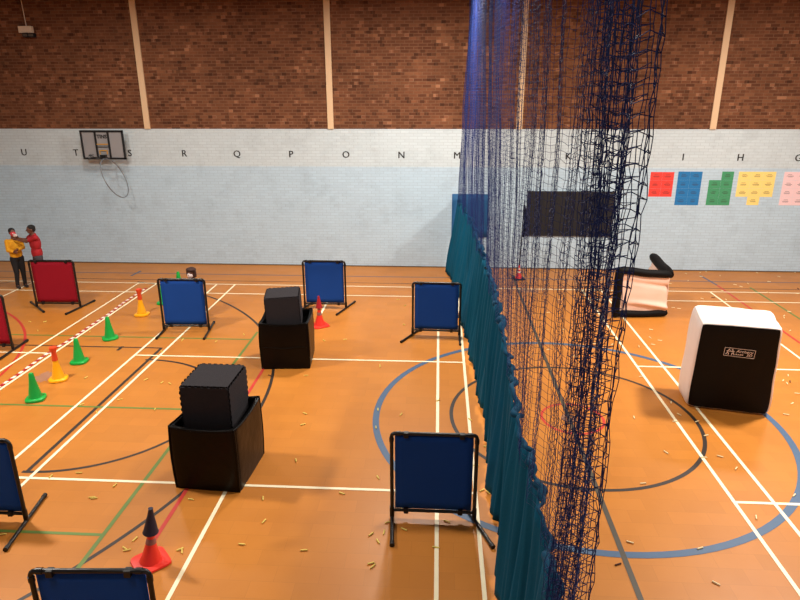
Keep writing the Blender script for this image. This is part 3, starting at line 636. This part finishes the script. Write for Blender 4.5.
def head_parts(c, yaw, k=1.0):                               # yaw: direction the face looks, as an angle of the facing vector
    f_ = Vector((math.cos(yaw), math.sin(yaw), 0)); s_ = Vector((-f_.y, f_.x, 0)); c = Vector(c)
    P_ = [('e', c + f_ * -.004 * k + Vector((0, 0, .018 * k)), (.092 * k, .074 * k, .092 * k), yaw), ('e', c + f_ * .022 * k + Vector((0, 0, -.04 * k)), (.060 * k, .056 * k, .065 * k), yaw),
          ('c', c + f_ * .085 * k + Vector((0, 0, .012 * k)), c + f_ * .102 * k + Vector((0, 0, -.022 * k)), .009 * k, .015 * k),
          ('c', c + f_ * .074 * k + s_ * .016 * k + Vector((0, 0, -.054 * k)), c + f_ * .074 * k - s_ * .016 * k + Vector((0, 0, -.054 * k)), .012 * k, .012 * k)]
    for s in (-1, 1): P_.append(('e', c + s_ * s * .075 * k + Vector((0, 0, -.005 * k)), (.020 * k, .009 * k, .030 * k), yaw))
    return P_
def face_bits(c, yaw, parent, k=1.0):
    f_ = Vector((math.cos(yaw), math.sin(yaw), 0)); s_ = Vector((-f_.y, f_.x, 0)); c = Vector(c)
    for s in (-1, 1): MB().ell(c + f_ * .081 * k + s_ * s * .030 * k + Vector((0, 0, .010 * k)), (.011 * k, .011 * k, .008 * k), 10).build('eye', 'eye', parent, smooth='all')
def hair_parts(c, yaw, k=1.0):
    f_ = Vector((math.cos(yaw), math.sin(yaw), 0)); c = Vector(c)
    return [('e', c + f_ * -.016 * k + Vector((0, 0, .042 * k)), (.092 * k, .083 * k, .078 * k), yaw), ('e', c + f_ * -.045 * k + Vector((0, 0, .0 * k)), (.060 * k, .074 * k, .070 * k), yaw)]

# person in red: three-quarter view, both arms reaching towards the other's face
RB = Vector((-9.79, 14.38, 0)); t = empty('person', RB, 0, 'person in red short sleeved top reaching both arms out to the other', 'person')
yaw = math.radians(222); f_ = Vector((math.cos(yaw), math.sin(yaw), 0)); s_ = Vector((-f_.y, f_.x, 0)); up = lambda z: Vector((0, 0, z))
hc = up(1.49) + f_ * .04; sh = [s_ * s * .18 + up(1.315) for s in (-1, 1)]; hp = [s_ * s * .085 + up(.80) for s in (-1, 1)]
kn = [hp[0] + f_ * .04 - up(.37), hp[1] - f_ * .02 - up(.37)]; an = [kn[0] - f_ * .05 - up(.36), kn[1] - f_ * .06 - up(.36)]
HT = [Vector((-.37, -.02, 1.27)), Vector((-.37, -.13, 1.26))]; el = []
for s_i, h_ in zip(sh, HT): m_ = (s_i + h_) / 2; el.append(m_ + Vector((.01, -.02, -.07)))
torso = lambda g: [('e', up(1.15), (.115 + g, .175 + g, .21), yaw), ('e', up(.92), (.112 + g, .16 + g, .18), yaw)]
legs = lambda g, lo=0: sum([[('c', hp[i], kn[i], .082 + g, .055 + g), ('c', kn[i], an[i], .052 + g, .035 + g)] for i in (0, 1)], [])
P_ = head_parts(hc, yaw) + [('c', up(1.29), up(1.41) + f_ * .02, .06, .052)] + torso(0) + legs(0)
for i in (0, 1):
    wr = HT[i]; dr = (wr - el[i]).normalized(); P_ += [('c', s_ * 0 + up(1.24), sh[i], .06, .055), ('c', sh[i], el[i], .046, .036), ('c', el[i], wr, .035, .022)] + hand(wr, dr, Vector((0, 0, 1)), 1 if i else -1)
    P_ += [('c', an[i], an[i] + f_ * .14 - up(.03), .035, .028)]
body_mesh('body', P_, 'skin', t); face_bits(hc, yaw, t)
body_mesh('hair', hair_parts(hc, yaw), 'hair', t, .009)
body_mesh('shirt', torso(.014) + [('c', up(1.25), sh[0], .085, .07), ('c', up(1.25), sh[1], .085, .07), ('c', up(1.27), up(1.35), .08, .062)] + [('c', sh[i], sh[i].lerp(el[i], .62), .064, .056) for i in (0, 1)], 'r_shirt', t, .009)
body_mesh('trousers', [('e', up(.83), (.112, .150, .12), yaw)] + legs(.02), 'jeans', t, .009)
for i in (0, 1): body_mesh('shoe', [('c', an[i] - f_ * .03 - up(.02), an[i] + f_ * .15 - up(.035), .045, .036)], 'shoe', t, .008)
# small white thing held between the hands
q = MB().ell((0, 0, 0), (.05, .045, .04), 12); q.tube([(-.04, 0, .02), (-.02, -.05, .05), (.05, -.04, .03)], .012, 6)
o = q.build('cloth', 'mask_white', smooth='all', loc=RB + Vector((-.37, -.14, 1.365))); tag(o, 'small white cloth held up in the hands of person in red', 'cloth')

# person in yellow: facing the camera side, forearms across the front, red mask on the face
YBs = Vector((-10.36, 14.42, 0)); t = empty('person', YBs, 0, 'person in yellow top and black trousers wearing a red face mask', 'person'); t.scale = (.92, .92, 1)
yaw = math.radians(-38); f_ = Vector((math.cos(yaw), math.sin(yaw), 0)); s_ = Vector((-f_.y, f_.x, 0))
hc = up(1.40) + f_ * .02; sh = [s_ * s * .155 + up(1.19) for s in (-1, 1)]; hp = [s_ * s * .08 + up(.75) for s in (-1, 1)]
kn = [hp[0] + f_ * .03 + up(-.35), hp[1] + f_ * .02 + up(-.35)]; an = [kn[0] - f_ * .04 + up(-.335) - s_ * .03, kn[1] - f_ * .03 + up(-.335)]
el = [sh[0] - s_ * .02 + up(-.21) + f_ * .02, sh[1] + s_ * .035 + up(-.19) + f_ * .03]; HT = [el[0] + f_ * .14 + s_ * .07 + up(-.03), el[1] + f_ * .15 - s_ * .17 + up(-.01)]
P_ = head_parts(hc, yaw, .97) + [('c', up(1.19), up(1.32) + f_ * .015, .052, .045)] + torso(0)[:0] + [('e', up(1.05), (.10, .145, .18), yaw), ('e', up(.86), (.095, .138, .16), yaw)] + legs(-.004)
for i in (0, 1):
    dr = (HT[i] - el[i]).normalized(); P_ += [('c', up(1.16), sh[i], .056, .052), ('c', sh[i], el[i], .043, .035), ('c', el[i], HT[i], .034, .022)] + hand(HT[i], dr, Vector((0, 0, 1)), 1 if i else -1, .95)
    P_ += [('c', an[i], an[i] + f_ * .13 - up(.03), .033, .027)]
body_mesh('body', P_, 'skin', t); face_bits(hc, yaw, t, .97)
body_mesh('hair', hair_parts(hc, yaw, .97), 'hair', t, .009)
body_mesh('jersey', [('e', up(1.05), (.118, .165, .19), yaw), ('e', up(.87), (.118, .158, .17), yaw), ('c', up(1.14), sh[0], .075, .064), ('c', up(1.14), sh[1], .075, .064), ('c', up(1.17), up(1.235), .07, .056)] + sum([[('c', sh[i], el[i], .062, .052), ('c', el[i], el[i].lerp(HT[i], .88), .052, .040)] for i in (0, 1)], []), 'y_shirt', t, .009)
body_mesh('trousers', [('e', up(.77), (.105, .140, .11), yaw)] + legs(.012), 'trousers', t, .009)
for i in (0, 1): body_mesh('shoe', [('c', an[i] - f_ * .03 - up(.022), an[i] + f_ * .14 - up(.03), .042, .035)], 'shoe', t, .008)
body_mesh('face_mask', [('e', hc + f_ * .055 - up(.03), (.062, .072, .062), yaw)], 'mask_red', t, .008)

# person crouching behind the blue panel
KB = Vector((-5.17, 12.55, 0)); t = empty('person', KB, 0, 'dark haired person crouching behind the blue panel with pale face covering', 'person')
yaw = math.radians(-100); f_ = Vector((math.cos(yaw), math.sin(yaw), 0)); s_ = Vector((-f_.y, f_.x, 0))
hc = up(1.0) + f_ * .08; sh = [s_ * s * .155 + up(.79) + f_ * .03 for s in (-1, 1)]; hp = [s_ * s * .09 + up(.30) - f_ * .10 for s in (-1, 1)]
kn = [hp[i] + f_ * .33 + up(.16) + s_ * (2 * i - 1) * .05 for i in (0, 1)]; an = [s_ * (2 * i - 1) * .12 + up(.06) + f_ * .02 for i in (0, 1)]
el = [sh[i] + f_ * .14 - up(.19) + s_ * (2 * i - 1) * .04 for i in (0, 1)]; HT = [el[i] + f_ * .16 - up(.02) - s_ * (2 * i - 1) * .07 for i in (0, 1)]
tor = lambda g: [('e', up(.65), (.11 + g, .155 + g, .20), yaw), ('e', up(.40) - f_ * .07, (.12 + g, .15 + g, .17), yaw)]
P_ = head_parts(hc, yaw) + [('c', up(.74) + f_ * .02, up(.92) + f_ * .06, .052, .046)] + tor(0)
for i in (0, 1):
    P_ += [('c', up(.70), sh[i], .056, .052), ('c', sh[i], el[i], .045, .036), ('c', el[i], HT[i], .035, .022), ('c', hp[i], kn[i], .08, .055), ('c', kn[i], an[i], .052, .035), ('c', an[i], an[i] + f_ * .14 - up(.025), .034, .028)] + hand(HT[i], HT[i] - el[i], up(1), 1 if i else -1)
body_mesh('body', P_, 'skin', t); face_bits(hc, yaw, t)
body_mesh('hair', hair_parts(hc, yaw, 1.08) + [('e', hc + up(.075) - f_ * .0, (.10, .11, .05), yaw), ('c', hc + s_ * .085 + up(.03), hc + s_ * .085 - up(.06), .032, .03), ('c', hc - s_ * .085 + up(.03), hc - s_ * .085 - up(.06), .032, .03)], 'brown', t, .009)
body_mesh('face_mask', [('e', hc + f_ * .045 - up(.035) - s_ * .005, (.068, .060, .068), yaw)], 'mask_white', t, .008)
body_mesh('jersey', tor(.014) + [('c', up(.69), sh[0], .075, .064), ('c', up(.69), sh[1], .075, .064)] + sum([[('c', sh[i], el[i], .062, .05), ('c', el[i], el[i].lerp(HT[i], .88), .05, .038)] for i in (0, 1)], []), 'trousers', t, .009)
body_mesh('trousers', [('e', up(.32) - f_ * .08, (.13, .16, .12), yaw)] + sum([[('c', hp[i], kn[i], .095, .07), ('c', kn[i], an[i], .065, .046)] for i in (0, 1)], []), 'jeans', t, .009)
for i in (0, 1): body_mesh('shoe', [('c', an[i] - f_ * .04 - up(.018), an[i] + f_ * .15 - up(.025), .042, .035)], 'shoe', t, .008)

# ------------------------------------------------------------------ foam darts on the floor
dq = MB().tube([(-.037, 0, 0), (.024, 0, 0)], .0075, 8); dq.tube([(.023, 0, 0), (.035, 0, 0), (.039, 0, 0)], [.0085, .0085, .005], 8)
protos = {}
def dart(x, y, m, label, group, a=None):
    if m not in protos:
        o = dq.build('foam_dart', m, smooth=True); protos[m] = o
    else:
        o = protos[m].copy(); COL.objects.link(o)
    o.location = (x, y, .0118); o.rotation_euler = (0, 0, rnd.uniform(0, math.pi) if a is None else a); tag(o, label, 'dart', group)
LEFT = [(51, 477), (79, 473.5), (115, 486), (92, 498), (94, 499), (135, 540), (125, 549), (127, 551), (180, 550), (182, 552), (191, 500), (263, 499), (264, 522), (242, 545), (304, 551), (342, 494), (371, 535), (388, 523), (371, 564), (373, 567), (305, 414), (303, 425), (296, 461), (378, 478), (401, 415), (376, 428), (3, 535),
        (486, 447), (482, 491), (488, 493), (86, 378), (82, 405), (155, 410), (162, 383), (146, 380), (170, 384), (97, 413), (438, 401), (380, 366), (378, 410), (447, 522), (404, 325), (405, 306), (398, 300), (120, 400), (216, 342), (324, 341), (345, 340), (380, 367), (306, 376), (244, 335), (162, 352), (183, 340), (30, 322), (45, 322), (38, 331), (90, 332), (182, 341), (402, 508), (404, 530), (436, 548), (384, 533), (378, 542), (476, 466), (470, 420)]
RIGHT = [(666, 453), (704, 458), (720, 457), (736, 469), (671, 403), (679, 415), (675, 422), (634, 418), (697, 422), (706, 436), (643, 484), (716, 584), (700, 549), (794, 496), (756, 518), (630, 543), (641, 377), (639, 347), (650, 338), (653, 345), (651, 330), (660, 341), (783, 381), (787, 384), (788, 376), (786, 415), (797, 394), (775, 372), (792, 404), (784, 316), (790, 331), (726, 300)]
NEARW = [(686, 274), (700, 273), (701, 277), (706, 272), (688, 281), (757, 273), (769, 282), (741, 287), (748, 284), (768, 293), (702, 299), (673, 308), (679, 309), (797, 294), (735, 285), (789, 312), (784, 318), (720, 276), (722, 291), (779, 277), (670, 284), (663, 279), (600, 281), (590, 292), (576, 284), (560, 300), (604, 300), (563, 330), (548, 313), (586, 322), (594, 344), (575, 357), (602, 336), (548, 350), (612, 345), (795, 273)]
for u, v in LEFT: dart(*fl(u, v), 'dart', 'yellow foam dart lying on floor left of the net', 'yellow darts left of the net')
for u, v in RIGHT: dart(*fl(u, v), 'dart_pale', 'pale foam dart lying on floor around the inflatable block', 'pale darts around the block')
for u, v in NEARW: dart(*fl(u, v), 'dart_pale', 'pale foam dart lying near the wall on the right half', 'pale darts near the wall')
DARK = ['dark dart right of the inflatable block', 'dark dart on floor just below the blue arc by the netting', 'dark dart near the farther black box', 'dark dart between white lines near the L shaped barrier', 'dark dart beside the white line at far right']
for (u, v), lb in zip([(790, 382), (618, 565), (270, 376), (713, 298), (798, 289)], DARK): dart(*fl(u, v), 'dart_dark', lb, 'dark darts')

# ------------------------------------------------------------------ hall lamps, an added low fill lamp, weak grey ambient
def lamp(x, y, power, size=.7, z=6.8, col=(1, .93, .84)):
    L_ = bpy.data.lights.new('hall_or_fill_lamp', 'AREA'); L_.shape = 'DISK'; L_.size = size; L_.energy = power; L_.color = col
    o = bpy.data.objects.new('hall_or_fill_lamp', L_); COL.objects.link(o); o.location = (x, y, z)
for x, y, p in ((-7.5, 7.5, 480), (-7, 13.0, 110), (-.3, 12.6, 430), (6.3, 8.8, 590), (7.4, 13.0, 170), (7, 4.5, 150), (.5, 7, 150), (-3, 2, 70)): lamp(x, y, p)  # last entry is an added fill that lifts the near panel fronts
wd = bpy.data.worlds.new('world'); S.world = wd; wd.use_nodes = True; wd.node_tree.nodes['Background'].inputs[0].default_value = (.5, .5, .55, 1); wd.node_tree.nodes['Background'].inputs[1].default_value = .1
S.view_settings.view_transform = 'Standard'; S.view_settings.look = 'None'; S.view_settings.gamma = 1; S.view_settings.use_curve_mapping = False; S.view_settings.exposure = .35
